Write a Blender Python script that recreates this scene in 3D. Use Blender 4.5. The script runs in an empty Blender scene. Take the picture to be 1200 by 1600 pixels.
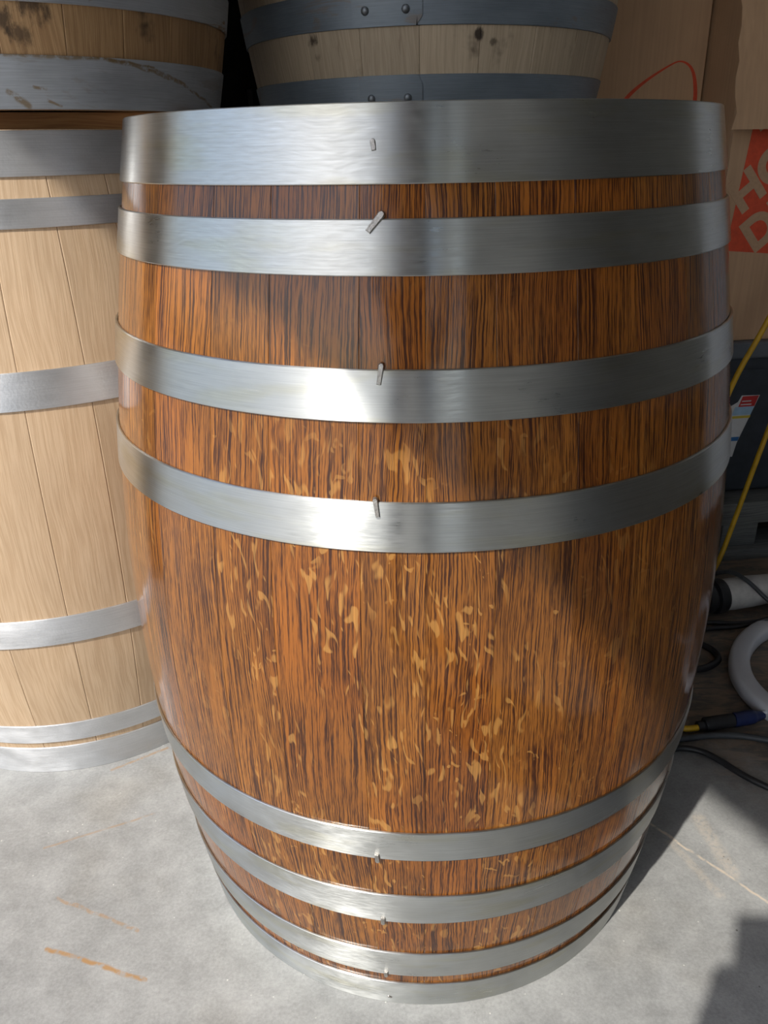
import bpy, bmesh, math, random
from mathutils import Vector, Matrix, Euler

# ------------------------------------------------------------------ camera, sky, sun, exposure
scn = bpy.context.scene
COL = scn.collection
CAM = Vector((-0.0421, -0.9409, 0.9210))
C_RT = Vector((0.99980, -0.00561, -0.01926)); C_UP = Vector((0.01987, 0.41006, 0.91184)); C_BK = Vector((0.00279, -0.91204, 0.41008))
cd = bpy.data.cameras.new('camera'); cam = bpy.data.objects.new('camera', cd); COL.objects.link(cam)
cd.sensor_fit = 'VERTICAL'; cd.sensor_height = 36.0; cd.lens = 1263.74 / 1600 * 36.0; cd.clip_start = 0.02
m = Matrix((C_RT, C_UP, C_BK)).transposed().to_4x4(); m.translation = CAM
cam.matrix_world = m
scn.camera = cam

SUN_AZ, SUN_EL = math.radians(34.5), math.radians(47)      # azimuth from -y towards -x
SUN = Vector((-math.sin(SUN_AZ)*math.cos(SUN_EL), -math.cos(SUN_AZ)*math.cos(SUN_EL), math.sin(SUN_EL)))
sl = bpy.data.lights.new('sun', 'SUN'); sl.energy = 4.1; sl.angle = math.radians(0.9); sl.color = (1.0, 0.955, 0.89)
so = bpy.data.objects.new('sun', sl); COL.objects.link(so); so.rotation_euler = SUN.to_track_quat('Z', 'Y').to_euler(); so.location = SUN*20

w = bpy.data.worlds.new('sky'); scn.world = w; w.use_nodes = True
wn = w.node_tree; sky = wn.nodes.new('ShaderNodeTexSky'); sky.sky_type = 'NISHITA'; sky.sun_disc = False
sky.sun_elevation = SUN_EL; sky.sun_rotation = math.atan2(SUN.x, SUN.y); sky.dust_density = 1.6
bg = wn.nodes['Background']; wn.links.new(sky.outputs[0], bg.inputs[0]); bg.inputs[1].default_value = 0.215

vs = scn.view_settings
vs.view_transform = 'Standard'; vs.look = 'None'; vs.gamma = 1.0; vs.use_curve_mapping = False; vs.exposure = 0.0

random.seed(7)
R = math.radians

# ------------------------------------------------------------------ node helpers
class NT:
    def __init__(s, name):
        s.mat = bpy.data.materials.new(name); s.mat.use_nodes = True; s.t = s.mat.node_tree; s.b = s.t.nodes['Principled BSDF']
    def n(s, typ, **kw):
        x = s.t.nodes.new(typ)
        for k, v in kw.items(): setattr(x, k, v)
        return x
    def put(s, sock, v):
        if isinstance(v, bpy.types.NodeSocket): s.t.links.new(v, sock)
        elif v is not None:
            if isinstance(v, (tuple, list)) and sock.type == 'RGBA' and len(v) == 3: v = (*v, 1)
            sock.default_value = v
    def set(s, **kw):
        for k, v in kw.items(): s.put(s.b.inputs[k.replace('_', ' ')], v)
        return s
    def coord(s, which='UV'): return s.n('ShaderNodeTexCoord').outputs[which]
    def pos(s): return s.n('ShaderNodeNewGeometry').outputs['Position']
    def attr(s, name): 
        a = s.n('ShaderNodeAttribute', attribute_type='OBJECT', attribute_name=name); return a.outputs['Fac']
    def vm(s, op, a, b=None):
        x = s.n('ShaderNodeVectorMath', operation=op); s.put(x.inputs[0], a)
        if b is not None: s.put(x.inputs[3 if op == 'SCALE' else 1], b)
        return x.outputs['Value'] if op in ('DOT_PRODUCT', 'LENGTH') else x.outputs[0]
    def m(s, op, a, b=None, c=None, clamp=False):
        x = s.n('ShaderNodeMath', operation=op, use_clamp=clamp); s.put(x.inputs[0], a)
        if b is not None: s.put(x.inputs[1], b)
        if c is not None: s.put(x.inputs[2], c)
        return x.outputs[0]
    def xyz(s, x=0., y=0., z=0.):
        c = s.n('ShaderNodeCombineXYZ'); s.put(c.inputs[0], x); s.put(c.inputs[1], y); s.put(c.inputs[2], z); return c.outputs[0]
    def sep(s, v): 
        c = s.n('ShaderNodeSeparateXYZ'); s.put(c.inputs[0], v); return c.outputs
    def noise(s, v, scale=1., detail=2., rough=.5, dist=0.):
        x = s.n('ShaderNodeTexNoise'); s.put(x.inputs['Vector'], v); s.put(x.inputs['Scale'], scale); s.put(x.inputs['Detail'], detail)
        s.put(x.inputs['Roughness'], rough); s.put(x.inputs['Distortion'], dist); return x.outputs[0]
    def voro(s, v, scale, rnd=1.):
        x = s.n('ShaderNodeTexVoronoi'); s.put(x.inputs['Vector'], v); s.put(x.inputs['Scale'], scale); s.put(x.inputs['Randomness'], rnd); return x.outputs
    def step(s, v, a, b, lo=0., hi=1.):
        x = s.n('ShaderNodeMapRange', interpolation_type='SMOOTHSTEP'); s.put(x.inputs[0], v)
        for i, q in enumerate((a, b, lo, hi)): s.put(x.inputs[i+1], q)
        return x.outputs[0]
    def lin(s, v, a, b, lo, hi):
        x = s.n('ShaderNodeMapRange'); s.put(x.inputs[0], v)
        for i, q in enumerate((a, b, lo, hi)): s.put(x.inputs[i+1], q)
        return x.outputs[0]
    def mix(s, f, a, b, blend='MIX'):
        x = s.n('ShaderNodeMix', data_type='RGBA', blend_type=blend); s.put(x.inputs[0], f); s.put(x.inputs[6], a); s.put(x.inputs[7], b); return x.outputs[2]
    def bump(s, h, strength=.3, dist=.001, sock='Normal'):
        x = s.n('ShaderNodeBump'); s.put(x.inputs['Strength'], strength); s.put(x.inputs['Distance'], dist); s.put(x.inputs['Height'], h)
        s.t.links.new(x.outputs[0], s.b.inputs[sock]); return x.outputs[0]
    def scaled(s, v, sx, sy, sz=1.):
        return s.vm('MULTIPLY', v, (sx, sy, sz))

def plain(name, col, rough=.5, metal=0., var=.12, scale=40., bump=.0, coat=0.):
    n = NT(name); p = n.coord('Object'); k = n.noise(p, scale, 4, .6)
    f = n.lin(k, .3, .7, 1-var, 1+var)
    n.set(Base_Color=n.vm('MULTIPLY', tuple(col), n.xyz(f, f, f)), Roughness=rough, Metallic=metal)
    if coat: n.set(Coat_Weight=coat, Coat_Roughness=.1)
    if bump: n.bump(n.noise(p, scale*3, 3), bump, .001)
    return n.mat

def seg_mask(n, v, A, B, wd, nscale, wob=.008, wscale=30):
    """1 along the segment A-B in the plane of v, fading over wd, broken up by noise"""
    A = Vector((*A, 0)); B = Vector((*B, 0)); D = B - A
    wv = n.m('MULTIPLY', n.m('SUBTRACT', n.noise(v, wscale, 2), .5), wob)
    rel = n.vm('ADD', n.vm('SUBTRACT', n.vm('MULTIPLY', v, (1, 1, 0)), tuple(A)), n.xyz(wv, wv, 0.))
    t = n.m('DIVIDE', n.vm('DOT_PRODUCT', rel, tuple(D)), D.length_squared, clamp=True)
    sc_ = n.n('ShaderNodeVectorMath', operation='SCALE'); sc_.inputs[0].default_value = D; n.t.links.new(t, sc_.inputs[3])
    dist = n.vm('LENGTH', n.vm('SUBTRACT', rel, sc_.outputs[0]))
    return n.m('MULTIPLY', n.step(dist, wd, wd*.25), n.step(n.noise(v, nscale, 4, .7), .34, .56))

# ------------------------------------------------------------------ wood
def stave_vec(n):
    rnd = n.attr('rnd')
    off = n.xyz(n.m('MULTIPLY', rnd, 7.3), n.m('MULTIPLY', rnd, 3.1), 0.)
    return n.vm('ADD', n.coord('UV'), off), rnd

def mat_stained():
    n = NT('stained_varnished_oak'); v, rnd = stave_vec(n)
    wob = n.m('SUBTRACT', n.noise(n.scaled(v, 8, 3.5), 1, 2), .5)
    wob2 = n.m('SUBTRACT', n.noise(n.scaled(v, 70, 45), 1, 2), .5)
    v2 = n.vm('ADD', v, n.xyz(n.m('ADD', n.m('MULTIPLY', wob, .022), n.m('MULTIPLY', wob2, .0022)), 0., 0.))
    g1 = n.noise(n.scaled(v2, 720, 8), 1, 2.5, .6)
    g2 = n.noise(n.scaled(v2, 1500, 60), 1, 2, .5)
    g3 = n.noise(n.scaled(v2, 160, 3.0), 1, 2, .5)
    g = n.m('ADD', n.m('ADD', n.m('MULTIPLY', g1, .62), n.m('MULTIPLY', g2, .28)), n.m('MULTIPLY', g3, .10))
    line = n.step(g, .425, .555)
    tone = n.noise(n.scaled(v, 9, 4.5), 1, 3, .55)
    tone = n.m('ADD', n.lin(tone, .3, .7, .66, 1.12), n.lin(rnd, 0., 1., -.03, .03))
    c = n.mix(line, (.052, .0140, .0028), (.335, .122, .0165))
    red = n.noise(n.scaled(v, 5, 3), 1, 2)
    c = n.mix(n.step(red, .42, .62), c, n.vm('MULTIPLY', c, (1.0, .88, .72)))
    c = n.vm('MULTIPLY', c, n.xyz(tone, n.m('POWER', tone, 1.12), n.m('POWER', tone, 1.2)))
    # medullary-ray flecks: short pale slanting dashes, some of them curled
    fw = n.m('SUBTRACT', n.noise(n.scaled(v, 30, 12), 1, 2), .5)
    sv = n.sep(v)
    vf = n.vm('ADD', v, n.xyz(n.m('ADD', n.m('MULTIPLY', fw, .040), n.m('MULTIPLY', sv[1], .10)), n.m('MULTIPLY', fw, .03), 0.))
    zone = n.step(n.noise(n.scaled(v, 15, 4.0), 1, 2), .42, .56)
    fl = n.noise(n.scaled(vf, 180, 38), 1, 1., .4, .35)
    fa = n.m('MULTIPLY', n.m('MULTIPLY', n.step(fl, .585, .66), zone), n.attr('fleck'))
    fl2 = n.noise(n.scaled(vf, 95, 80), 1, 1., .4, .8)
    zone2 = n.step(n.noise(n.scaled(v, 12, 9.0), 1, 1), .52, .62)
    fb = n.m('MULTIPLY', n.m('MULTIPLY', n.step(fl2, .655, .70), zone2), n.attr('fleck'))
    fm = n.m('MULTIPLY', n.m('MAXIMUM', fa, fb), n.step(n.sep(n.coord('UV'))[1], .78, .62, .10, 1.))
    fine = n.lin(g1, .3, .7, .72, 1.12)
    c = n.mix(n.m('MULTIPLY', fm, .66), c, n.vm('MULTIPLY', (.52, .255, .062), n.xyz(fine, fine, fine)))
    knot = n.step(n.noise(n.scaled(v, 6.0, 4.2), 1, 2, .5), .64, .74)
    c = n.mix(n.m('MULTIPLY', knot, .6), c, n.vm('MULTIPLY', c, (.35, .28, .25)))
    n.set(Base_Color=c, Roughness=.6, Specular_IOR_Level=.15, Coat_Weight=1., Coat_Roughness=n.lin(g1, .3, .7, .14, .07), Coat_IOR=1.46)
    n.bump(g, .30, .0008); n.bump(n.m('ADD', n.m('MULTIPLY', g, .6), n.m('MULTIPLY', n.noise(n.scaled(v, 25, 60), 1, 2), .30)), .16, .0008, 'Coat Normal')
    return n.mat

def mat_raw(name, lo, hi, stain=0., rough=.62, spots=()):
    n = NT(name); v, rnd = stave_vec(n)
    wob = n.m('SUBTRACT', n.noise(n.scaled(v, 8, 4), 1, 2), .5)
    v2 = n.vm('ADD', v, n.xyz(n.m('MULTIPLY', wob, .03), 0., 0.))
    g1 = n.noise(n.scaled(v2, 260, 6), 1, 3, .6); g2 = n.noise(n.scaled(v2, 800, 22), 1, 2)
    g = n.m('ADD', n.m('MULTIPLY', g1, .6), n.m('MULTIPLY', g2, .4))
    tone = n.m('ADD', n.lin(n.noise(n.scaled(v, 9, 4), 1, 3), .3, .7, .90, 1.08), n.lin(rnd, 0, 1, -.09, .07))
    c = n.mix(n.step(g, .40, .60), lo, hi); c = n.vm('MULTIPLY', c, n.xyz(tone, tone, tone))
    if stain:
        sp = n.noise(n.scaled(v, 14, 11), 1, 4, .65)
        sm = n.step(sp, .58, .76)
        c = n.mix(n.m('MULTIPLY', sm, stain), c, (.035, .020, .012))
        cr = n.step(n.noise(n.scaled(v2, 90, 9), 1, 3, .6), .64, .72)
        c = n.mix(n.m('MULTIPLY', cr, stain*.8), c, (.10, .06, .035))
    for (pt, rad, k) in spots:      # dark mould and iron stains at fixed places on the wood
        p = n.pos(); d = n.vm('LENGTH', n.vm('SUBTRACT', p, pt))
        d = n.m('ADD', d, n.m('MULTIPLY', n.m('SUBTRACT', n.noise(n.vm('MULTIPLY', p, (1, 1, .45)), 85, 4, .7), .5), rad*2.4))
        c = n.mix(n.m('MULTIPLY', n.step(d, rad, rad*.25), k), c, (.030, .018, .010))
    n.set(Base_Color=c, Roughness=rough); n.bump(g, .35, .0012)
    return n.mat

def mat_hoop(name, col, rough, metal=1.0, aniso=.6, streak=.25, yellow=0., rust=0., speck=0., streaks=()):
    n = NT(name); v = n.vm('ADD', n.coord('UV'), n.xyz(n.m('MULTIPLY', n.attr('rnd'), 5.), n.m('MULTIPLY', n.attr('rnd'), 2.), 0.))
    br = n.noise(n.scaled(v, 14, 900), 1, 4, .65)
    cl = n.noise(n.scaled(v, 14, 22), 1, 3, .55)
    sc = n.noise(n.scaled(n.vm('ADD', v, n.xyz(0., n.m('MULTIPLY', n.noise(n.scaled(v, 12, 12), 1, 2), .02), 0.)), 60, 500), 1, 3, .6)
    f = n.m('ADD', n.lin(br, .3, .7, 1-streak*.5, 1+streak*.5), n.lin(cl, .3, .7, -streak*.5, streak*.35))
    c = n.vm('MULTIPLY', tuple(col), n.xyz(f, f, f))
    if yellow:
        c = n.mix(n.m('MULTIPLY', n.step(n.noise(n.scaled(v, 9, 40), 1, 3), .50, .70), yellow), c, n.vm('MULTIPLY', c, (.92, .86, .62)))
    r = n.m('ADD', n.lin(cl, .3, .7, rough*.85, rough*1.2), n.lin(sc, .3, .7, -.05, .05))
    mt = metal
    if rust:
        rm = n.m('MULTIPLY', n.step(n.noise(n.scaled(v, 8, 34), 1, 5, .65, .8), .585, .66), rust)
        c = n.mix(rm, c, (.22, .125, .045)); mt = n.m('MULTIPLY', n.m('SUBTRACT', 1., rm), metal)
        dk = n.step(n.noise(n.scaled(v, 30, 60), 1, 4, .7), .66, .72)
        c = n.mix(n.m('MULTIPLY', dk, rust*.5), c, (.05, .05, .05))
    for (A, B, wd) in streaks:
        c = n.mix(n.m('MULTIPLY', seg_mask(n, n.coord('UV'), A, B, wd, 90, .006, 40), .8), c, (.24, .165, .075))
    n.set(Base_Color=c, Metallic=mt, Roughness=r, Anisotropic=aniso, Anisotropic_Rotation=.25)
    tg = n.n('ShaderNodeTangent', direction_type='RADIAL', axis='Z'); n.t.links.new(tg.outputs[0], n.b.inputs['Tangent'])
    h = n.m('MULTIPLY', cl, .25)
    if speck: h = n.m('ADD', h, n.m('MULTIPLY', n.noise(n.scaled(v, 300, 300), 1, 2), speck))
    n.bump(h, .045 + .05*speck, .0015)
    return n.mat

# ------------------------------------------------------------------ floor
def mat_concrete(name, base, dirt=True, marks=()):
    n = NT(name); p = n.pos()
    a = n.noise(p, 3.2, 5, .6); b = n.noise(p, 22, 6, .7); d = n.noise(p, 240, 3, .7)
    f = n.m('ADD', n.m('ADD', n.lin(a, .3, .7, .86, 1.10), n.lin(b, .3, .7, -.19, .17)), n.lin(d, .3, .7, -.12, .12))
    c = n.vm('MULTIPLY', tuple(base), n.xyz(f, f, f))
    c = n.mix(n.m('MULTIPLY', n.step(n.noise(p, 5, 3), .5, .72), .35), c, n.vm('MULTIPLY', c, (1.06, .97, .84)))
    vo = n.voro(p, 75)[0]
    c = n.mix(n.m('MULTIPLY', n.m('MULTIPLY', n.step(vo, .10, .05), n.step(b, .50, .6)), .8), c, (.72, .71, .66))
    vo2 = n.voro(n.vm('ADD', p, (3.3, 1.7, 0)), 42)[0]
    c = n.mix(n.m('MULTIPLY', n.m('MULTIPLY', n.step(vo2, .07, .035), n.step(a, .52, .6)), .8), c, (.10, .09, .08))
    if dirt:
        s = n.sep(p)
        k = n.m('ADD', n.m('ADD', s[0], s[1]), n.m('MULTIPLY', n.m('SUBTRACT', n.noise(p, 7, 4, .6), .5), .5))
        k = n.step(k, .48, .72)
        dc = n.mix(n.step(n.noise(n.vm('MULTIPLY', p, (1.0, 3.0, 1.0)), 9, 5, .7, .8), .40, .60), (.11, .096, .08), (.26, .19, .13))
        c = n.mix(n.m('MULTIPLY', k, .92), c, dc)
    for (A, B, wd, col, strength, nscale) in marks:
        msk = n.m('MULTIPLY', seg_mask(n, p, A, B, wd, nscale), strength)
        c = n.mix(msk, c, tuple(col))
    n.set(Base_Color=c, Roughness=n.lin(b, .3, .7, .50, .72), Specular_IOR_Level=.35)
    n.bump(n.m('ADD', n.m('MULTIPLY', b, .6), n.m('MULTIPLY', d, .4)), .28, .002)
    return n.mat

M = {}
M['stained'] = mat_stained()
M['raw'] = mat_raw('raw_pale_oak', (.47, .325, .195), (.565, .41, .262))
M['aged'] = mat_raw('aged_stained_oak', (.33, .19, .085), (.46, .285, .135), 1.0, spots=[((-.427, .124, 1.078), .026, .8), ((-.447, .118, 1.048), .016, .7), ((-.462, .112, 1.062), .020, .8)])
M['weathered'] = mat_raw('weathered_grey_oak', (.44, .345, .235), (.54, .435, .305), .55, spots=[((-.139, .481, 1.072), .011, .9), ((-.135, .480, 1.050), .008, .5), ((.107, .428, 1.071), .011, .95), ((.131, .435, 1.062), .007, .7), ((.10, .429, 1.052), .007, .5)])
M['hoop'] = mat_hoop('brushed_steel', (.58, .595, .58), .34, aniso=.95, streak=.20, yellow=.4)
M['hoop_raw'] = mat_hoop('galvanised_steel', (.62, .63, .64), .44, .78, streak=.2, speck=1.0, aniso=.8)
M['hoop_aged'] = mat_hoop('rust_stained_steel', (.42, .45, .48), .48, .45, .3, .3, rust=1.0)
M['hoop_streaked'] = mat_hoop('steel_with_rust_runs', (.42, .45, .48), .48, .45, .3, .3, rust=.25, streaks=[((-.395, .0560), (-.272, .0550), .0040), ((-.272, .0550), (-.204, .0460), .0032), ((-.204, .0460), (-.155, .0365), .0030),
    ((-.155, .0365), (-.060, .0140), .0028), ((-.060, .0140), (-.035, .0090), .0024), ((-.280, .0550), (-.204, .0500), .0020), ((-.204, .0500), (-.130, .0330), .0020), ((-.394, .0186), (-.382, .0127), .0040), ((-.384, .0127), (-.372, .0040), .0060), ((-.362, .0241), (-.348, .0210), .0025), ((-.348, .0100), (-.331, .0040), .0022)])
M['hoop_dark'] = mat_hoop('dull_blue_grey_steel', (.215, .255, .295), .50, .40, .2, .3, rust=.35)
M['nail'] = plain('dull_nail_steel', (.42, .40, .37), .4, .9, .25, 300, .3)
M['rivet'] = plain('grey_rivet_steel', (.20, .22, .24), .45, .7, .2, 300)
RUST = (.36, .21, .09); PALE = (.66, .56, .44)
M['floor'] = mat_concrete('garage_concrete', (.325, .328, .318), True, [
    ((-.484, -.227), (-.349, -.273), .0045, RUST, .95, 60), ((-.500, -.150), (-.376, -.204), .0035, RUST, .55, 90),
    ((-.550, -.063), (-.407, -.001), .0030, RUST, .45, 60), ((.320, -.012), (.47, -.20), .0030, PALE, .85, 45),
    ((.415, -.03), (.425, -.13), .016, PALE, .35, 160), ((.36, -.075), (.395, -.165), .010, PALE, .3, 140), ((-.50, .098), (-.42, .150), .004, RUST, .6, 80)])
M['driveway'] = mat_concrete('driveway_concrete', (.42, .41, .39), False)
M['plaster'] = plain('painted_plaster', (.55, .54, .52), .8, 0, .05, 8)
M['trim'] = plain('white_trim_paint', (.62, .62, .60), .5, 0, .04, 8)
M['black_plastic'] = plain('black_plastic', (.010, .011, .014), .5, 0, .2, 30)
M['black_rubber'] = plain('black_rubber', (.018, .018, .020), .45, 0, .25, 60)
M['grey_rubber'] = plain('grey_rubber', (.055, .06, .065), .5, 0, .25, 60)
M['yellow'] = plain('yellow_cord_jacket', (.62, .36, .012), .45, 0, .15, 50)
M['white_plastic'] = plain('white_plastic', (.62, .63, .66), .35, 0, .04, 20)
M['white_grimy'] = plain('grimy_white_plastic', (.52, .50, .47), .5, 0, .18, 40)
M['navy'] = plain('dark_blue_plastic', (.012, .022, .085), .4, 0, .2, 60)
M['tote'] = plain('charcoal_blue_plastic', (.036, .044, .055), .42, 0, .25, 25, .15)
M['tote_lid'] = plain('grey_lid_plastic', (.11, .125, .145), .4, 0, .15, 30, .1)
M['pallet'] = mat_raw('grey_weathered_board', (.10, .105, .10), (.17, .175, .165))
M['ply'] = mat_raw('brown_plywood', (.34, .15, .055), (.46, .23, .085))
M['sticker'] = plain('white_paper', (.62, .62, .62), .5, 0, .05, 80)
M['s_red'] = plain('red_print', (.50, .03, .03), .5, 0, .08, 80)
M['s_blue'] = plain('blue_print', (.03, .14, .36), .5, 0, .08, 80)
M['s_light'] = plain('light_blue_print', (.35, .52, .68), .5, 0, .08, 80)
M['s_yellow'] = plain('yellow_print', (.60, .46, .06), .5, 0, .08, 80)
M['s_black'] = plain('black_print', (.03, .03, .03), .5, 0, .08, 80)
M['print'] = plain('orange_red_print', (.62, .075, .028), .7, 0, .15, 60)
def mat_card():
    n = NT('brown_cardboard'); p = n.coord('Object'); s = n.sep(p)
    k = n.noise(p, 6, 4); fl = n.noise(n.vm('MULTIPLY', p, (160, 160, 4)), 1, 2)
    f = n.m('ADD', n.lin(k, .3, .7, .90, 1.08), n.lin(fl, .3, .7, -.06, .06))
    n.set(Base_Color=n.vm('MULTIPLY', (.49, .315, .190), n.xyz(f, f, f)), Roughness=.8, Specular_IOR_Level=.2)
    n.bump(fl, .15, .001); return n.mat
M['card'] = mat_card()
def mat_person():
    n = NT('skin_and_dark_clothes'); s = n.sep(n.coord('Object'))
    skin = n.m('MAXIMUM', n.m('GREATER_THAN', s[2], 1.475), n.m('GREATER_THAN', s[1], -1.045))
    k = n.lin(n.noise(n.coord('Object'), 30, 3), .3, .7, .85, 1.15)
    legs = n.m('LESS_THAN', s[2], .93)
    c = n.mix(legs, (.035, .04, .055), (.03, .045, .09)); c = n.mix(skin, c, (.50, .27, .17))
    n.set(Base_Color=n.vm('MULTIPLY', c, n.xyz(k, k, k)), Roughness=.7); return n.mat
M['person'] = mat_person()
M['hair'] = plain('dark_brown_hair', (.03, .018, .010), .6, 0, .3, 80)
M['phone'] = plain('black_phone_glass', (.012, .012, .014), .15, 0, .05, 20)

# ------------------------------------------------------------------ object helpers
def link(name, me, mat=None, parent=None, **props):
    o = bpy.data.objects.new(name, me); COL.objects.link(o)
    if mat is not None and me is not None and len(me.materials) == 0: me.materials.append(M[mat] if isinstance(mat, str) else mat)
    if parent is not None: o.parent = parent
    for k, v in props.items(): o[k] = v
    return o
def empty(name, loc, rz=0., **props):
    o = link(name, None, **props); o.location = loc; o.rotation_euler = (0, 0, rz); o.empty_display_size = .1; return o
def struct(o): o['kind'] = 'structure'; return o
def mesh(name, verts, faces, smooth=None, uvs=None):
    me = bpy.data.meshes.new(name); me.from_pydata([tuple(v) for v in verts], [], faces)
    if uvs is not None:
        ul = me.uv_layers.new(name='UVMap')
        for l in me.loops: ul.data[l.index].uv = uvs[l.vertex_index]
    bm = bmesh.new(); bm.from_mesh(me); bmesh.ops.recalc_face_normals(bm, faces=bm.faces); bm.to_mesh(me); bm.free()
    if smooth is not None:
        for p in me.polygons: p.use_smooth = True
        me.set_sharp_from_angle(angle=R(smooth))
    return me
def box_bm(bm, x0, x1, y0, y1, z0, z1, mat=None):
    r = bmesh.ops.create_cube(bm, size=1.0); vs_ = r['verts']
    for v in vs_: v.co = Vector(((x0+x1)/2 + v.co.x*(x1-x0), (y0+y1)/2 + v.co.y*(y1-y0), (z0+z1)/2 + v.co.z*(z1-z0)))
    if mat is not None: bmesh.ops.transform(bm, matrix=mat, verts=vs_)
    return vs_
def box_mesh(name, x0, x1, y0, y1, z0, z1, bev=0., seg=2, mat=None):
    bm = bmesh.new(); box_bm(bm, x0, x1, y0, y1, z0, z1, mat)
    if bev: bmesh.ops.bevel(bm, geom=list(bm.edges), offset=bev, segments=seg, profile=.5, affect='EDGES')
    me = bpy.data.meshes.new(name); bm.to_mesh(me); bm.free()
    ul = me.uv_layers.new(name='UVMap')
    for l in me.loops:
        c = me.vertices[l.vertex_index].co; ul.data[l.index].uv = (c.y + c.z, c.x)
    if bev:
        for p in me.polygons: p.use_smooth = True
        me.set_sharp_from_angle(angle=R(40))
    return me
def catmull(pts, n=10):
    P = [Vector(p) for p in pts]; P = [P[0]*2-P[1]] + P + [P[-1]*2-P[-2]]; out = []
    for i in range(1, len(P)-2):
        a, b, c, d = P[i-1:i+3]
        for k in range(n):
            t = k/n
            out.append(.5*((2*b) + (c-a)*t + (2*a-5*b+4*c-d)*t*t + (3*b-a-3*c+d)*t**3))
    return out + [P[-2]]
def tube_mesh(name, pts, r, seg=10, n=10, closed=False):
    path = catmull(pts, n); vs_, fs = [], []
    up = Vector((0, 0, 1)); N = len(path); prev = None
    for i, p in enumerate(path):
        t = (path[min(i+1, N-1)] - path[max(i-1, 0)]).normalized()
        if prev is None: a = t.orthogonal().normalized()
        else: a = (prev - t*prev.dot(t)).normalized()
        prev = a; b = t.cross(a); rr = r(i/(N-1)) if callable(r) else r
        for k in range(seg):
            th = 2*math.pi*k/seg; vs_.append(p + (a*math.cos(th) + b*math.sin(th))*rr)
    for i in range(N-1):
        for k in range(seg): fs.append((i*seg+k, i*seg+(k+1) % seg, (i+1)*seg+(k+1) % seg, (i+1)*seg+k))
    fs.append(tuple(range(seg))); fs.append(tuple((N-1)*seg+k for k in range(seg)))
    return mesh(name, vs_, fs, 50)

# ------------------------------------------------------------------ the garage (door line runs obliquely behind the camera)
EU = Vector((.456, -.890, 0)); EN = Vector((.890, .456, 0)); ORG = Vector((-1.491, .012, 0))
def G(u, n, z=0.): return ORG + EU*u + EN*n + Vector((0, 0, z))
GM = Matrix((EU, EN, Vector((0, 0, 1)))).transposed().to_4x4(); GM.translation = ORG
def gbox(name, u0, u1, n0, n1, z0, z1, mat, bev=0.):
    return struct(link(name, box_mesh(name, u0, u1, n0, n1, z0, z1, bev, mat=GM), mat))
UL, UR, ND, HC = -.72, 6.2, 6.2, 2.75            # side wall, far wall, depth, ceiling
DL, DR, HD = -.03, 5.35, 2.10                      # door opening
gbox('floor', UL-.15, UR+.15, 0, ND+.15, -.12, 0, 'floor')
struct(link('driveway', box_mesh('driveway', -14, 18, -22, -.004, -.14, -.012, mat=GM), 'driveway'))
gbox('wall_left', UL-.15, UL, 0, ND+.15, 0, HC, 'plaster')
gbox('wall_right', UR, UR+.15, 0, ND+.15, 0, HC, 'plaster')
gbox('wall_back', UL, UR, ND, ND+.15, 0, HC, 'plaster')
wf = empty('wall_front', (0, 0, 0)); struct(wf)
for nm, a, b, z0, z1 in (('wall_pier', UL, DL, 0, HC), ('wall_pier', DR, UR, 0, HC), ('door_header', DL, DR, HD, HC)):
    link(nm, box_mesh(nm, a, b, 0, .14, z0, z1, mat=GM), 'plaster', wf)
gbox('ceiling', UL-.15, UR+.15, 0, ND+.15, HC, HC+.12, 'plaster')
gbox('baseboard_left', UL, UL+.014, .14, ND, 0, .09, 'trim', .004)

# ------------------------------------------------------------------ barrels
def profile(H, Rh, Rb, a=0., tilt=0.):
    def f(z):
        t = (z-H/2)/(H/2); return Rb - (Rb-Rh)*((1-a)*t*t + a*t**4) + tilt*t
    return f
def stave_mesh(a0, a1, H, rf, thick=.027, bev=.00025, nz=30, ns=7):
    """one stave between angles a0 and a1: curved outer face, eased long edges"""
    vs_, uv, fs = [], [], []; row = ns+1+2
    for i in range(nz+1):
        z = H*i/nz; r = rf(z); g = .0002/r
        for k in range(ns+1):
            t = k/ns; a = a0+g + (a1-a0-2*g)*t
            if k == 1: a = a0+g + (bev*2.2)/r
            if k == ns-1: a = a1-g - (bev*2.2)/r
            rr = r - (bev if k in (0, ns) else 0)
            vs_.append((rr*math.cos(a), rr*math.sin(a), z)); uv.append(((a-a0)*r, z))
        for a in (a1-g, a0+g):
            vs_.append(((r-thick)*math.cos(a), (r-thick)*math.sin(a), z)); uv.append(((a-a0)*r + .3, z))
    for i in range(nz):
        for k in range(row):
            fs.append((i*row+k, i*row+(k+1) % row, (i+1)*row+(k+1) % row, (i+1)*row+k))
    fs.append(tuple(range(row))); fs.append(tuple(nz*row+k for k in range(row)))
    return mesh('stave', vs_, fs, 14, uv)
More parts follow.
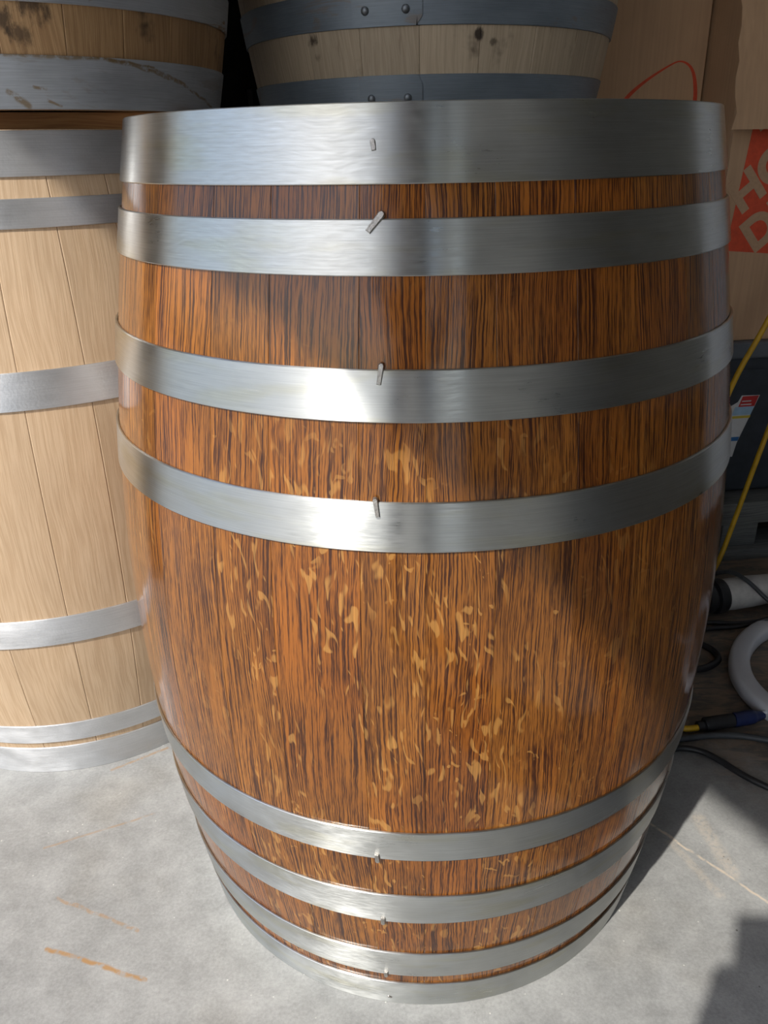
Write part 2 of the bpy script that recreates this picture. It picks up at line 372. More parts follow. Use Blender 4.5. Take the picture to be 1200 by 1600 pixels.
def hoop_mesh(z0, z1, rf, th=.0026, gap=.0003, seg=160):
    b = .0007; prof = []
    n = 5
    prof.append((rf(z0)+gap, z0)); prof.append((rf(z0)+th-b, z0)); 
    for i in range(n+1):
        z = z0+b + (z1-z0-2*b)*i/n
        # a steel band is straight across its width, touching the staves at the wider edge
        t = (z-z0)/(z1-z0); r = rf(z0)*(1-t) + rf(z1)*t
        prof.append((max(r, rf(z)) + th, z))
    prof.append((rf(z1)+th-b, z1)); prof.append((rf(z1)+gap, z1))
    vs_, uv, fs = [], [], []; P = len(prof)
    for j in range(seg):
        a = 2*math.pi*j/seg
        for (r, z) in prof: vs_.append((r*math.cos(a), r*math.sin(a), z)); uv.append((a*.33, z))
    for j in range(seg):
        j2 = (j+1) % seg
        for k in range(P-1): fs.append((j*P+k, j2*P+k, j2*P+k+1, j*P+k+1))
        fs.append((j*P+P-1, j2*P+P-1, j2*P, j*P))
    me = mesh('hoop', vs_, fs, 35, None)
    ul = me.uv_layers.new(name='UVMap')
    for p in me.polygons:
        aa = [math.atan2(me.vertices[v].co.y, me.vertices[v].co.x) for v in p.vertices]
        wrap = max(aa)-min(aa) > math.pi
        for li, v, a in zip(p.loop_indices, p.vertices, aa):
            if wrap and a < 0: a += 2*math.pi
            ul.data[li].uv = (a*.33, me.vertices[v].co.z)
    return me
def head_boards(parent, H, rf, mat, drop=.032, nb=6):
    r = rf(H) - .0275; z1 = H-drop; z0 = z1-.02
    for k in range(nb):
        x0 = -r + 2*r*k/nb + .0006; x1 = -r + 2*r*(k+1)/nb - .0006; pts = []
        xs = [x0 + (x1-x0)*i/8 for i in range(9)]
        up = [(x, math.sqrt(max(r*r-x*x, 0))) for x in xs]; dn = [(x, -y) for x, y in reversed(up)]
        loop = []
        for q in up+dn:
            if not loop or (abs(q[0]-loop[-1][0])+abs(q[1]-loop[-1][1])) > 1e-5: loop.append(q)
        if abs(loop[0][0]-loop[-1][0])+abs(loop[0][1]-loop[-1][1]) < 1e-5: loop.pop()
        n = len(loop); vs_ = [(x, y, z0) for x, y in loop] + [(x, y, z1) for x, y in loop]
        fs = [tuple(range(n))[::-1], tuple(range(n, 2*n))] + [(i, (i+1) % n, n+(i+1) % n, n+i) for i in range(n)]
        o = link('head_board', mesh('head_board', vs_, fs, None, [(v[0], v[1]) for v in vs_]), mat, parent)
        o['rnd'] = random.random(); o['fleck'] = .4
def seams_uniform(n, start=0.): return [start + 2*math.pi*k/n for k in range(n)]
def wine_barrel(loc, H, rf, seams, hoops, wood, steel, flecks=None, share=False, **props):
    t = empty('wine_barrel', loc, 0., **props)
    S = sorted(seams); shared = None; hs = []
    for i, a0 in enumerate(S):
        a1 = S[i+1] if i+1 < len(S) else S[0] + 2*math.pi
        if share:
            if shared is None: shared = stave_mesh(0, a1-a0, H, rf, bev=.0005)
            o = link('stave', shared, wood, t); o.rotation_euler = (0, 0, a0)
        else: o = link('stave', stave_mesh(a0, a1, H, rf, bev=.0001 if wood == 'stained' else .0005), wood, t)
        o['rnd'] = random.random(); o['fleck'] = flecks[i] if flecks else .5
    for (z0, z1) in hoops:
        h = link('hoop', hoop_mesh(z0, z1, rf), steel, t); h['rnd'] = random.random(); hs.append(h)
    head_boards(t, H, rf, wood)
    return t, hs

def surface_frame(rf, ang, z, lift):
    dr = (rf(z+.002)-rf(z-.002))/.004
    nrm = Vector((math.cos(ang), math.sin(ang), -dr)).normalized(); tan = Vector((-math.sin(ang), math.cos(ang), 0)); up = nrm.cross(tan)
    r = rf(z)
    mm = Matrix((tan, up, nrm)).transposed().to_4x4(); mm.translation = Vector((r*math.cos(ang), r*math.sin(ang), z)) + nrm*lift
    return mm
def nail_mesh(w, l, h):
    bm = bmesh.new(); segs = 6; pts = []
    for k in range(segs+1):
        a = math.pi*k/segs; pts.append((w*math.cos(a), l-w + w*math.sin(a)))
    pts += [(-w*.8, -l), (w*.8, -l)]
    lo = [bm.verts.new((x, y, 0)) for x, y in pts]; hi = [bm.verts.new((x*.72, y*.9, h)) for x, y in pts]
    n = len(pts); bm.faces.new(lo[::-1]); bm.faces.new(hi)
    for i in range(n): bm.faces.new((lo[i], lo[(i+1) % n], hi[(i+1) % n], hi[i]))
    me = bpy.data.meshes.new('hoop_nail'); bm.to_mesh(me); bm.free(); return me

# --- the finished barrel in front
HB = .95
rf_main = profile(HB, .3014, .356, -.17, -.0061)
seam_deg = [-160, -149, -138.2, -124.4, -114.0, -100.7, -91.7, -82.1, -70.2, -59.8, -48.0, -38.1]
rest = []; a = -38.1
while a < 200-13: 
    a += 12.66; rest.append(a)
rest = rest[:-1]
S = [R(d) for d in seam_deg] + [R(d) for d in rest if d < 200-7]
S = sorted(S)
fk = {-138.2: .25, -124.4: .8, -114.0: 1.0, -100.7: 1.0, -91.7: .9, -82.1: 1.0, -70.2: .35, -59.8: .25}
flecks = []
for s_ in S:
    d = min(fk, key=lambda q: abs(q-math.degrees(s_))); flecks.append(fk[d] if abs(d-math.degrees(s_)) < .5 else .4)
H_MAIN = [(.897, .9515), (.8336, .8736), (.7249, .7656), (.6178, .6606), (.2729, .3118), (.1694, .2155), (.0637, .1096), (.0, .0464)]
mb, hs = wine_barrel((0, 0, 0), HB, rf_main, S, H_MAIN, 'stained', 'hoop', flecks,
    label='glossy dark-stained oak barrel with polished steel hoops, standing in front of the others', category='barrel')
NAILS = [(-98.8, .9231, 10, .0022, .0042, .0016), (-98.35, .8713, -40, .0029, .0095, .0030), (-97.7, .7625, -8, .0024, .0088, .0026), (-98.27, .6565, 8, .0024, .0088, .0026),
         (-99.5, .2755, 183, .0030, .0062, .0028), (-99.2, .1725, 178, .0030, .0062, .0028), (-99.4, .0670, 180, .0028, .0055, .0028), (-99.1, .0142, 60, .0018, .0028, .0012)]
for h, (ad, z, tilt, wd, ln, ht) in zip(hs, NAILS):
    o = link('hoop_nail', nail_mesh(wd, ln, ht), 'nail', h)
    o.matrix_local = surface_frame(rf_main, R(ad), z, .0024) @ Matrix.Rotation(R(tilt), 4, 'Z')

# --- raw barrel to the left, with an old one stacked on a board
rf_left = profile(HB, .292, .352)
H_RAW = [(.898, .949), (.840, .874), (.623, .672), (.270, .317), (.073, .112), (0, .061)]
sl_ = [R(-71.5 + 13.6*k) for k in range(26)]
sl_ = [R(-72 + 13.8*k) for k in range(26)]
wine_barrel((-.61, .39, 0), HB, rf_left, sl_, H_RAW, 'raw', 'hoop_raw',
    label='pale unfinished oak barrel with galvanised hoops, standing on the floor at the left edge', category='barrel')
def board(name, cx, cy, rz, sx, sy, z0, z1, label):
    o = link(name, box_mesh(name, -sx/2, sx/2, -sy/2, sy/2, 0, z1-z0, .0015), 'ply'); o.location = (cx, cy, z0); o.rotation_euler = (0, 0, rz)
    o['rnd'] = .3; o['label'] = label; o['category'] = 'board'; return o
AGAR = math.atan2(EN.y, EN.x)
board('plywood_board', -.60, .395, AGAR, .50, .50, .950, .9705, 'brown board between the pale left barrel and the old barrel on top of it')
rf_up = profile(HB, .297, .351)
H_UP = [(.889, .95), (.80, .843), (.63, .672), (.278, .32), (.107, .15), (0, .056)]
ub, uh = wine_barrel((-.583, .40, .971), HB, rf_up, seams_uniform(27, R(-95)), H_UP, 'aged', 'hoop_aged', share=True,
    label='old dark-blotched oak barrel with rust-streaked hoops, stacked at the upper left', category='barrel')
uh[5].data.materials.clear(); uh[5].data.materials.append(M['hoop_streaked'])
# --- barrels behind
wine_barrel((.048, .74, 0), HB, rf_left, seams_uniform(27, R(-98)), H_RAW, 'weathered', 'hoop_dark', share=True,
    label='grey weathered barrel on the floor, hidden behind the glossy stained barrel', category='barrel')
board('plywood_board', .048, .745, AGAR, .48, .48, .950, .9705, 'brown board under the grey barrel with riveted dark hoops')
rf_bk = profile(HB, .2985, .351)
H_BK = [(.895, .95), (.80, .838), (.63, .672), (.278, .32), (.112, .158), (0, .050)]
bk, bh = wine_barrel((.048, .74, .971), HB, rf_bk, seams_uniform(22, R(-95.0)), H_BK, 'weathered', 'hoop_dark', share=True,
    label='weathered grey oak barrel with dark blue-grey riveted hoops, raised behind the stained barrel', category='barrel')
rv = None
for h, (z0, z1), za in ((bh[5], H_BK[5], .020), (bh[4], H_BK[4], .133)):
    # lap joint of the band: a second layer ending in a chamfered tip
    a0, a1 = R(-112.5), R(-94.2); vs_, fs = [], []; n = 14; 
    for i in range(n+1):
        a = a0 + (a1-a0)*i/n
        for j in range(5):
            t = j/4; z = z0 + (z1-z0)*t
            ae = a if i < n else a + (R(-1.6) if j in (0, 4) else 0)
            for lift in (.0024, .0044): vs_.append(((rf_bk(z)+lift)*math.cos(ae), (rf_bk(z)+lift)*math.sin(ae), z))
    def vi(i, j, l): return (i*5+j)*2+l
    for i in range(n):
        for j in range(4):
            for l in (0, 1): fs.append((vi(i, j, l), vi(i+1, j, l), vi(i+1, j+1, l), vi(i, j+1, l)))
        for j in (0, 4): fs.append((vi(i, j, 0), vi(i+1, j, 0), vi(i+1, j, 1), vi(i, j, 1)))
    for i in (0, n):
        for j in range(4): fs.append((vi(i, j, 0), vi(i, j+1, 0), vi(i, j+1, 1), vi(i, j, 1)))
    lap = link('hoop_lap', mesh('hoop_lap', vs_, fs, 30, [(math.atan2(v[1], v[0])*.33, v[2]) for v in vs_]), 'hoop_dark', h); lap['rnd'] = .6
    for ad in (-109.0, -98.4):
        if rv is None:
            bm = bmesh.new(); bmesh.ops.create_uvsphere(bm, u_segments=12, v_segments=8, radius=.0062)
            bmesh.ops.scale(bm, vec=(1, 1, .6), verts=bm.verts); rv = bpy.data.meshes.new('rivet'); bm.to_mesh(rv); bm.free()
            for p in rv.polygons: p.use_smooth = True
        o = link('rivet', rv, 'rivet', h); o.matrix_local = surface_frame(rf_bk, R(ad), za, .0046)

# ------------------------------------------------------------------ black cabinet between the barrels and the wall
cb = empty('storage_cabinet', (-.36, 1.12, 0), AGAR, label='tall black plastic cabinet in the dark gap between the raised barrels', category='cabinet')
link('cabinet_body', box_mesh('cabinet_body', -.17, .17, -.125, .14, .03, 1.84, .006), 'black_plastic', cb)
for s_ in (-1, 1):
    d = link('cabinet_door', box_mesh('cabinet_door', min(s_*.002, s_*.166), max(s_*.002, s_*.166), -.141, -.127, .05, 1.82, .003), 'black_plastic', cb)
    link('door_handle', box_mesh('door_handle', s_*.022-.005, s_*.022+.005, -.152, -.141, .92, 1.04, .002), 'grey_rubber', d)
for sx in (-1, 1):
    for sy in (-1, 1): link('cabinet_foot', box_mesh('cabinet_foot', sx*.14-.02, sx*.14+.02, sy*.1-.02, sy*.1+.02, 0, .031, .003), 'black_plastic', cb)

# ------------------------------------------------------------------ pallet, tote, boxes on the right
RZ = R(8)
pl = empty('wooden_pallet', (.46, .735, 0), RZ, label='grey low wooden pallet on the floor under the charcoal tote', category='pallet')
PW, PD = .70, .62
for k in range(6):
    y0 = PD*k/6; o = link('deck_board', box_mesh('deck_board', 0, PW, y0+.004, y0+PD/6-.004, .094, .150 if k == 0 else .118 if False else .150, .002), 'pallet', pl); o['rnd'] = random.random()
for k in range(3):
    y0 = (PD-.10)*k/2; o = link('bottom_board', box_mesh('bottom_board', 0, PW, y0-.0, y0+.10, 0, .028, .002), 'pallet', pl); o['rnd'] = random.random()
for x0 in (.0, .295, .59):
    for y0 in (.02, .26, .50):
        o = link('pallet_block', box_mesh('pallet_block', x0+.01, x0+.10, y0, y0+.09, .028, .094, .002), 'pallet', pl); o['rnd'] = random.random()

tt = empty('storage_tote', (.48, .775, .150), RZ, label='charcoal plastic storage tote with grey lid and a torn paper label', category='tote')
def frustum(name, w0, w1, d0, d1, z0, z1, cx, cy, bev):
    vs_ = []
    for (w_, d_, z) in ((w0, d0, z0), (w1, d1, z1)):
        vs_ += [(cx-w_/2, cy-d_/2, z), (cx+w_/2, cy-d_/2, z), (cx+w_/2, cy+d_/2, z), (cx-w_/2, cy+d_/2, z)]
    bm = bmesh.new(); V = [bm.verts.new(v) for v in vs_]
    for f in ((3, 2, 1, 0), (4, 5, 6, 7), (0, 1, 5, 4), (1, 2, 6, 5), (2, 3, 7, 6), (3, 0, 4, 7)): bm.faces.new([V[i] for i in f])
    bmesh.ops.bevel(bm, geom=list(bm.edges), offset=bev, segments=3, profile=.5, affect='EDGES')
    me = bpy.data.meshes.new(name); bm.to_mesh(me); bm.free()
    for p in me.polygons: p.use_smooth = True
    me.set_sharp_from_angle(angle=R(40)); return me
TW, TD = .61, .46
link('tote_body', frustum('tote_body', TW-.08, TW-.02, TD-.06, TD-.01, 0, .338, TW/2, TD/2, .014), 'tote', tt)
link('tote_rim', box_mesh('tote_rim', .006, TW-.006, .004, TD-.004, .305, .334, .006), 'tote', tt)
link('tote_lid', box_mesh('tote_lid', -.004, TW+.004, -.008, TD+.006, .334, .372, .008, 3), 'tote_lid', tt)
# paper label, peeled and leaning, lying on the sloping front
def on_front(x, z):      # tote front face at height z
    t = z/.338; y = (TD-(TD-.06+.05*t))/2; return Vector((x, y, z))
def patch(name, quad, mat, parent, lift, th=.0004):
    P = [on_front(x, z) + Vector((0, -lift, 0)) for x, z in quad]; Q = [p + Vector((0, -th, 0)) for p in P]; n = len(P)
    fs = [tuple(range(n)), tuple(range(n, 2*n))] + [(i, (i+1) % n, n+(i+1) % n, n+i) for i in range(n)]
    return link(name, mesh(name, P+Q, fs), mat, parent)
LX, LZ = .255, .096        # label origin (lower-left), leaning to the right as it rises
def lq(u0, u1, v0, v1, sh=.24): return [(LX + u + v*sh, LZ + v) for u, v in ((u0, v0), (u1, v0), (u1, v1), (u0, v1))]
st = patch('paper_label', [(LX-.006, LZ), (LX+.042, LZ), (LX+.046, LZ+.035), (LX+.078, LZ+.150), (LX+.034, LZ+.151), (LX+.028, LZ+.136), (LX-.002, LZ+.118)], 'sticker', tt, .0012)
patch('label_red_band', lq(.001, .040, .124, .149), 's_red', st, .0018)
for k in range(2): patch('label_white_stripe', lq(.004, .030-.004*k, .128+.008*k, .1305+.008*k), 'sticker', st, .0024)
patch('label_light_band', lq(-.006, .040, .104, .124), 's_light', st, .0018)
patch('label_yellow_band', lq(-.012, .041, .096, .102), 's_yellow', st, .0018)
patch('label_blue_band', lq(-.012, .037, .040, .050), 's_blue', st, .0018)
for k in range(7): patch('label_bar', lq(.002+.0035*k, .0035+.0035*k + (.0008 if k % 3 == 0 else 0), .006, .030), 's_black', st, .0018)

def panel_bm(x0, x1, y0, y1, z0, z1): return box_mesh('panel', x0, x1, y0, y1, z0, z1, .0012, 1)
def card_box(loc, rz, W, D, Hh, **props):
    t = empty('cardboard_box', loc, rz, **props); th = .005
    link('front_panel', panel_bm(0, W, 0, th, 0, Hh), 'card', t); link('rear_panel', panel_bm(0, W, D-th, D, 0, Hh), 'card', t)
    link('side_panel', panel_bm(0, th, th, D-th, 0, Hh), 'card', t); link('side_panel', panel_bm(W-th, W, th, D-th, 0, Hh), 'card', t)
    link('bottom_panel', panel_bm(th, W-th, th, D-th, 0, th), 'card', t)
    return t
# box with the printed orange-red square; its front flap hangs open
bx = card_box((.655, .812, .5225), RZ, .40, .40, .70,
    label='open brown moving box with an orange-red printed square, on the charcoal tote', category='box')
fp = bx.children[0]
fl_me = bpy.data.meshes.new('box_flap')
vs_, fs = [], []; NX, NZ = 12, 10
for i in range(NX+1):
    for j in range(NZ+1):
        x = -.034 + (.395+.034)*i/NX + (.0035*math.sin(j*2.3)+.002*math.sin(j*5.1) if i == 0 else 0)
        t = j/NZ; z = .708 - .290*t; y = -.006 - .045*math.sin(t*1.5)*t + .004*math.sin(i*.8)*t - .012*math.sin(math.pi*t)
        if j == 0: y = -.001
        for l in (0, 1): vs_.append((x, y-.004*l, z))
def vi(i, j, l): return (i*(NZ+1)+j)*2+l
for i in range(NX):
    for j in range(NZ):
        for l in (0, 1): fs.append((vi(i, j, l), vi(i+1, j, l), vi(i+1, j+1, l), vi(i, j+1, l)))
for i in range(NX):
    for j in (0, NZ): fs.append((vi(i, j, 0), vi(i+1, j, 0), vi(i+1, j, 1), vi(i, j, 1)))
for j in range(NZ):
    for i in (0, NX): fs.append((vi(i, j, 0), vi(i, j+1, 0), vi(i, j+1, 1), vi(i, j, 1)))
link('box_flap', mesh('box_flap', vs_, fs, 60), 'card', bx)
for s_, x0 in ((-1, .004), (1, .396)):
    link('box_flap', box_mesh('box_flap', -.0025, .0025, .01, .39, 0, .20, .001, 1, Matrix.Translation((x0, 0, .70)) @ Matrix.Rotation(R(-s_*12), 4, 'Y')), 'card', bx)
link('box_flap', box_mesh('box_flap', .03, .37, -.0025, .0025, 0, .20, .001, 1, Matrix.Translation((0, .397, .70)) @ Matrix.Rotation(R(-12), 4, 'X')), 'card', bx)
pr = link('printed_square', box_mesh('printed_square', .0, .325, -.0006, .0002, .0, .315, mat=Matrix.Translation((.020, 0, .190)) @ Matrix.Rotation(R(5), 4, 'Y')), 'print', fp); pr['label'] = 'orange-red printed logo square with slanted stencil lettering'
def text(txt, size, loc, rot, parent, mat, off=0.):
    cu = bpy.data.curves.new('print_lettering', 'FONT'); cu.body = txt; cu.size = size; cu.extrude = .0003; cu.offset = off; cu.align_x = 'LEFT'
    tmp = bpy.data.objects.new('print_lettering', cu); COL.objects.link(tmp)
    bpy.context.view_layer.update()
    me = bpy.data.meshes.new_from_object(tmp.evaluated_get(bpy.context.evaluated_depsgraph_get()))
    bpy.data.objects.remove(tmp); me.materials.clear()
    o = link('print_lettering', me, mat, parent)
    o.matrix_local = Matrix.Translation(loc) @ Matrix.Rotation(R(90), 4, 'X') @ Matrix.Rotation(rot, 4, 'Z'); return o
for txt, x, z in (('THE', .040, .405), ('HOME', .040, .262), ('DEPOT', .082, .184)):
    text(txt, .092, (x, -.0009, z), R(40), pr, 'card', .0042)
# plain box to its left with a red hand-drawn loop
b3 = card_box((.395, .912, .5225), RZ, .238, .30, .74,
    label='brown cardboard box with a red curved line, right of the raised grey barrel', category='box')
arc = [(x_+.022, y_, z_+.105) for x_, y_, z_ in [(.035, .0, .335), (.048, .0, .372), (.085, .0, .405), (.14, .0, .437), (.165, .0, .443), (.187, .0, .430), (.199, .0, .40), (.201, .0, .36), (.18, .0, .31), (.12, .0, .29), (.065, .0, .305), (.035, .0, .335)]]
pts = catmull(arc, 8); vs_, fs = [], []
for i, p in enumerate(pts):
    t = (pts[min(i+1, len(pts)-1)]-pts[max(i-1, 0)]).normalized(); nn = Vector((-t.z, 0, t.x))*(.0028 + .0014*math.sin(i*.13+1))
    for q in (p+nn, p-nn):
        for y in (-.0007, .0002): vs_.append((q.x, y, q.z))
for i in range(len(pts)-1):
    A, B = i*4, (i+1)*4
    for a_, b_ in ((0, 2), (2, 3), (3, 1), (1, 0)): fs.append((A+a_, A+b_, B+b_, B+a_))
o = link('printed_curve', mesh('printed_curve', vs_, fs), 'print', b3.children[0])

# ------------------------------------------------------------------ cords and things on the floor at the right
yc = link('extension_cord', tube_mesh('extension_cord', [(.54, .56, .007), (.62, .61, .007), (.690, .680, .010), (.722, .705, .050), (.745, .715, .14), (.789, .722, .36), (.83, .728, .52), (.915, .735, .92), (.99, .795, 1.17), (1.0, .885, 1.236),
    (.985, .87, 1.238), (.95, .78, 1.16), (.87, .730, .93), (.745, .712, .60), (.678, .690, .455), (.60, .63, .25), (.54, .56, .06), (.51, .48, .007), (.455, .38, .007), (.430, .26, .007), (.438, .185, .007), (.460, .164, .008), (.490, .166, .009)], .0056, 10, 12), 'yellow',
    label='yellow extension cord hanging over the printed box down to the floor', category='cord')
link('cord_socket', tube_mesh('cord_socket', [(.482, .166, .011), (.495, .168, .012), (.502, .169, .013), (.540, .176, .013), (.547, .177, .013)], lambda t: .008 if t < .2 else (.012 if t < .95 else .011), 12, 4), 'black_rubber', yc)
wc = link('white_cord', tube_mesh('white_cord', [(.597, .187, .014), (.635, .194, .034), (.70, .205, .0375), (.80, .20, .038), (.90, .10, .012), (.98, .02, .006)], .004, 8, 8), 'white_plastic',
    label='thin white power cord with a dark blue plug, beside the white ring', category='cord')
link('cord_plug', tube_mesh('cord_plug', [(.548, .1775, .013), (.552, .178, .013), (.578, .183, .014), (.588, .185, .014), (.604, .188, .014)], lambda t: .0125 if t < .6 else .0125-.006*(t-.6)/.4, 12, 4), 'navy', wc)
def cable(pts, r, mat, label): return link('cable', tube_mesh('cable', pts, r, 8, 10), mat, label=label, category='cable', group='cables on the floor at the right')
cable([(.40, .135, .006), (.445, .140, .006), (.50, .147, .006), (.55, .144, .006), (.595, .130, .006), (.68, .10, .006), (.80, .0, .006)], .0055, 'grey_rubber', 'grey cable passing just below the yellow cord end and blue plug')
cable([(.40, .110, .0055), (.44, .118, .0055), (.470, .108, .0055), (.492, .085, .0055), (.515, .052, .0055), (.545, .022, .0055), (.60, -.02, .0055), (.70, -.06, .0055)], .0050, 'black_rubber', 'black cable curving across the floor to the lower right of the blue plug')
cable([(.48, .45, .0065), (.54, .440, .0065), (.578, .421, .0065), (.597, .395, .0065), (.594, .365, .0065), (.565, .342, .0065), (.53, .335, .0065), (.45, .34, .0065)], .0065, 'black_rubber', 'thick black cable loop on the floor left of the white ring')
cable([(.56, .48, .005), (.62, .500, .005), (.68, .496, .005), (.73, .500, .005), (.80, .505, .005), (.95, .50, .005)], .005, 'black_rubber', 'upper of two black cables below the white tapered nozzle')
cable([(.55, .455, .005), (.62, .478, .005), (.68, .474, .012), (.735, .462, .037), (.79, .452, .0385), (.86, .440, .030), (.95, .43, .005)], .005, 'black_rubber', 'lower of two black cables, running behind the white ring')
cable([(.60, .67, .005), (.655, .64, .035), (.690, .588, .076), (.715, .553, .075), (.752, .518, .045), (.80, .522, .014), (.90, .535, .005)], .0045, 'grey_rubber', 'thin dark cable draped over the white tapered nozzle')
# tapered white nozzle with a black collar
nz = empty('vacuum_nozzle', (.668, .555, .038), math.atan2(.05, .22), label='grimy white tapered plastic nozzle with a black collar, lying in front of the pallet', category='nozzle')
def lathe(name, prof, mat, parent, seg=28):      # profile along local x
    vs_, fs = [], []
    for (x, r) in prof:
        for k in range(seg): th = 2*math.pi*k/seg; vs_.append((x, r*math.cos(th), r*math.sin(th)))
    P = len(prof)
    for i in range(P-1):
        for k in range(seg): fs.append((i*seg+k, i*seg+(k+1) % seg, (i+1)*seg+(k+1) % seg, (i+1)*seg+k))
    fs.append(tuple(range(seg))); fs.append(tuple((P-1)*seg+k for k in range(seg)))
    return link(name, mesh(name, vs_, fs, 40), mat, parent)
lathe('nozzle_body', [(.0, .033), (.02, .0345), (.06, .0345), (.12, .031), (.15, .024), (.17, .021), (.26, .020)], 'white_grimy', nz)
lathe('nozzle_collar', [(-.022, .030), (-.020, .037), (-.006, .038), (.001, .036)], 'black_rubber', nz)
lathe('nozzle_collar', [(-.045, .029), (-.043, .034), (-.029, .034), (-.0225, .0295)], 'black_rubber', nz)
# white ring-shaped base
rg = []
def ring_pt(t):
    a = t; rx, ry = .150, .185
    x = rx*math.cos(a)*(1-.10*math.sin(a)); y = ry*math.sin(a); th = R(-22)
    return Vector((x*math.cos(th)-y*math.sin(th), x*math.sin(th)+y*math.cos(th), 0))
vs_, fs = [], []; n = 72; sec = []
for k in range(16):
    a = 2*math.pi*k/16; c, s_ = math.cos(a), math.sin(a)
    sec.append((.019*math.copysign(abs(c)**.6, c), .0165+.0165*math.copysign(abs(s_)**.6, s_)))
for i in range(n):
    t = 2*math.pi*i/n; p = ring_pt(t); d = (ring_pt(t+.01)-ring_pt(t-.01)).normalized(); nn = Vector((d.y, -d.x, 0))
    for (o_, z) in sec: vs_.append(p + nn*o_ + Vector((0, 0, z)))
for i in range(n):
    for k in range(16): fs.append((i*16+k, i*16+(k+1) % 16, ((i+1) % n)*16+(k+1) % 16, ((i+1) % n)*16+k))
ro = link('plastic_ring', mesh('plastic_ring', vs_, fs, 60), 'white_plastic', label='white oval plastic ring lying on the floor at the right edge', category='ring'); ro.location = (.768, .298, 0)

# ------------------------------------------------------------------ invented white freezer, unseen, added to give the hoops' right ends a pale reflection
fz = empty('added_freezer', (1.66, .86, 0), R(-62), label='unseen white upright freezer, added beyond the right edge as a reflection for the steel hoops', category='freezer')
link('added_freezer_body', box_mesh('added_freezer_body', -.35, .35, -.28, .30, .03, 1.62, .015, 3), 'white_plastic', fz)
fd = link('added_freezer_door', box_mesh('added_freezer_door', -.35, .35, -.34, -.285, .06, 1.62, .012, 3), 'white_plastic', fz)
link('added_freezer_handle', box_mesh('added_freezer_handle', .29, .315, -.375, -.34, .85, 1.20, .006, 2), 'white_plastic', fd)
for sx in (-1, 1):
    for sy in (-1, 1): link('added_freezer_foot', box_mesh('added_freezer_foot', sx*.28-.02, sx*.28+.02, sy*.23-.02, sy*.23+.02, 0, .031, .003), 'black_plastic', fz)

# ------------------------------------------------------------------ the photographer (outside the frame: casts the shadow at the lower right) and the phone
ph = empty('phone', CAM + C_BK*.016, 0., label='black phone held up to photograph the barrel, seen as the shadow at lower right', category='phone')
ph.matrix_world = Matrix.Translation(CAM + C_BK*.016) @ Matrix((C_RT, C_UP, C_BK)).transposed().to_4x4()
link('phone_body', box_mesh('phone_body', -.065, .020, -.125, .040, -.004, .005, .003, 2), 'phone', ph)
link('lens_ring', box_mesh('lens_ring', -.010, .010, -.010, .010, -.0055, -.0040, .0006, 2), 'grey_rubber', ph)
def skinned(name, verts, edges, radii, root, mat, parent=None, sub=2):
    me = bpy.data.meshes.new(name); me.from_pydata(verts, edges, []); o = link(name, me, mat, parent)
    o.modifiers.new('skin', 'SKIN').use_smooth_shade = True
    for i, r in enumerate(radii):
        sv = me.skin_vertices[0].data[i]; sv.radius = (r, r) if not isinstance(r, tuple) else r; sv.use_root = (i == root)
    ss = o.modifiers.new('sub', 'SUBSURF'); ss.levels = sub; ss.render_levels = sub
    return o
V, E, Rr = [], [], []
def J(p, r, par=None):
    V.append(p); Rr.append(r); 
    if par is not None: E.append((par, len(V)-1))
    return len(V)-1
pel = J((-.12, -1.46, .93), (.155, .125))
wai = J((-.12, -1.45, 1.08), (.145, .11), pel); che = J((-.12, -1.42, 1.28), (.165, .12), wai); nb_ = J((-.12, -1.385, 1.43), (.085, .075), che)
nck = J((-.12, -1.35, 1.50), .055, nb_); jaw = J((-.115, -1.305, 1.565), (.068, .075), nck); crn = J((-.11, -1.285, 1.655), (.082, .098), jaw); top = J((-.11, -1.285, 1.73), (.055, .065), crn)
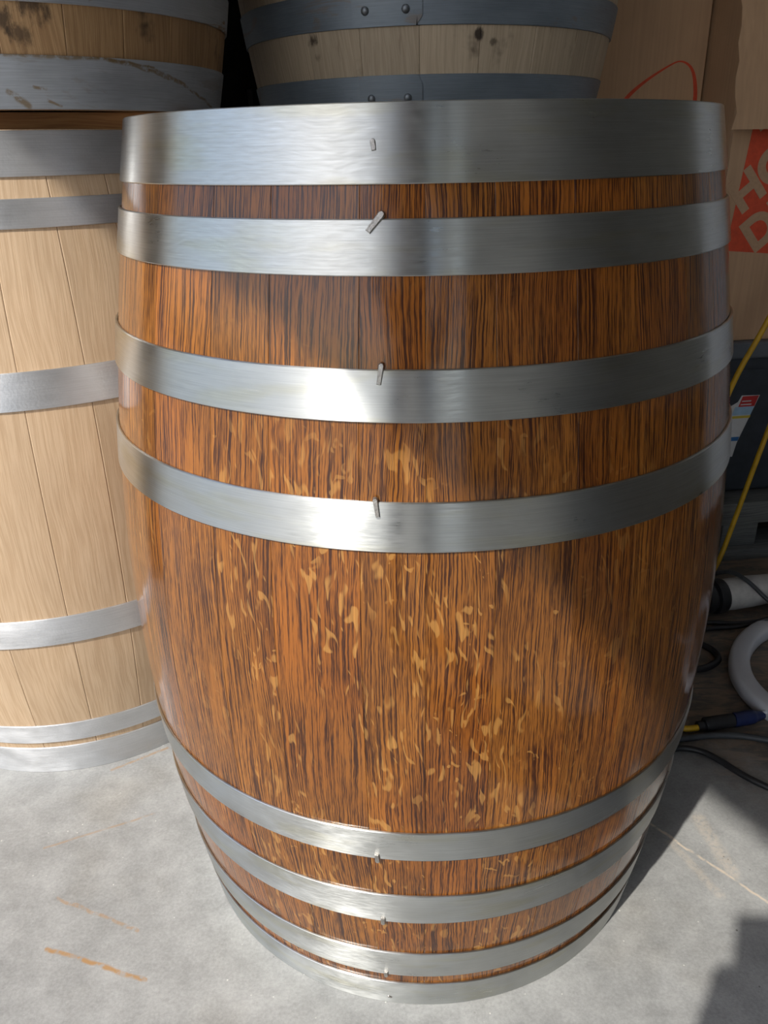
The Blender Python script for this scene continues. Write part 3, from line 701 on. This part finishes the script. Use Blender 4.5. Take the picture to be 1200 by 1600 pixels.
for s_, sh, el, wr in ((-1, (-.305, -1.40, 1.38), (-.345, -1.30, 1.10), (-.152, -1.052, .845)), (1, (.065, -1.40, 1.39), (.14, -1.30, 1.11), (.055, -1.065, .845))):
    a_ = J(sh, .068, nb_); b_ = J(tuple((Vector(sh)+Vector(el))/2), .052, a_); c_ = J(el, .043, b_); d_ = J(tuple((Vector(el)*.6+Vector(wr)*.4)), .041, c_); e_ = J(wr, .028, d_)
    if s_ < 0:
        pm = J((-.118, -.980, .842), (.036, .022), e_)
        for k, (ty, tz) in enumerate(((.035, .000), (.022, -.018), (.008, -.036), (-.006, -.052))):
            f1 = J((-.114+.001*k, -.966+ty*.2, .862+tz), .011, pm); f2 = J((-.108+.001*k, -.950+ty*.15, .868+tz), .010, f1); J((-.088+.002*k, -.944+ty*.12, .869+tz), .008, f2)
        f1 = J((-.112, -1.012, .905), .011, pm); f2 = J((-.098, -.992, .918), .010, f1); J((-.078, -.975, .915), .009, f2)
    else:
        pm = J((.015, -1.015, .835), (.036, .018), e_)
        for k in range(4):
            f1 = J((-.012, -.990+.004*k, .822+.014*k), .010, pm); f2 = J((-.030, -.968+.004*k, .826+.013*k), .009, f1); J((-.042, -.958, .838+.012*k), .008, f2)
        f1 = J((.012, -1.02, .868), .011, pm); f2 = J((.000, -1.01, .893), .010, f1); J((-.012, -.995, .905), .009, f2)
for s_ in (-1, 1):
    h_ = J((-.12+s_*.095, -1.46, .86), .095, pel); k1 = J((-.12+s_*.11, -1.445, .66), .078, h_); k2 = J((-.12+s_*.115, -1.43, .48), .058, k1); k3 = J((-.12+s_*.12, -1.455, .28), .054, k2)
    k4 = J((-.12+s_*.125, -1.475, .09), .040, k3); k5 = J((-.12+s_*.13, -1.42, .045), (.042, .036), k4); J((-.12+s_*.14, -1.30, .034), (.040, .026), k5)
pe = skinned('person', V, E, Rr, pel, 'person')
pe['label'] = 'person in dark clothes standing beyond the lower edge, photographing with both hands'; pe['category'] = 'person'
bm = bmesh.new(); bmesh.ops.create_uvsphere(bm, u_segments=24, v_segments=16, radius=1.0)
bmesh.ops.delete(bm, geom=[v for v in bm.verts if v.co.z < -.15 and v.co.y > -.1 or v.co.z < -.6 or (v.co.y > .72 and v.co.z < .45)], context='VERTS')
for v in bm.verts: v.co = Vector((-.11 + v.co.x*.097, -1.293 + v.co.y*.112, 1.665 + v.co.z*.108))
hm = bpy.data.meshes.new('hair'); bm.to_mesh(hm); bm.free()
for p in hm.polygons: p.use_smooth = True
link('hair', hm, 'hair', pe)
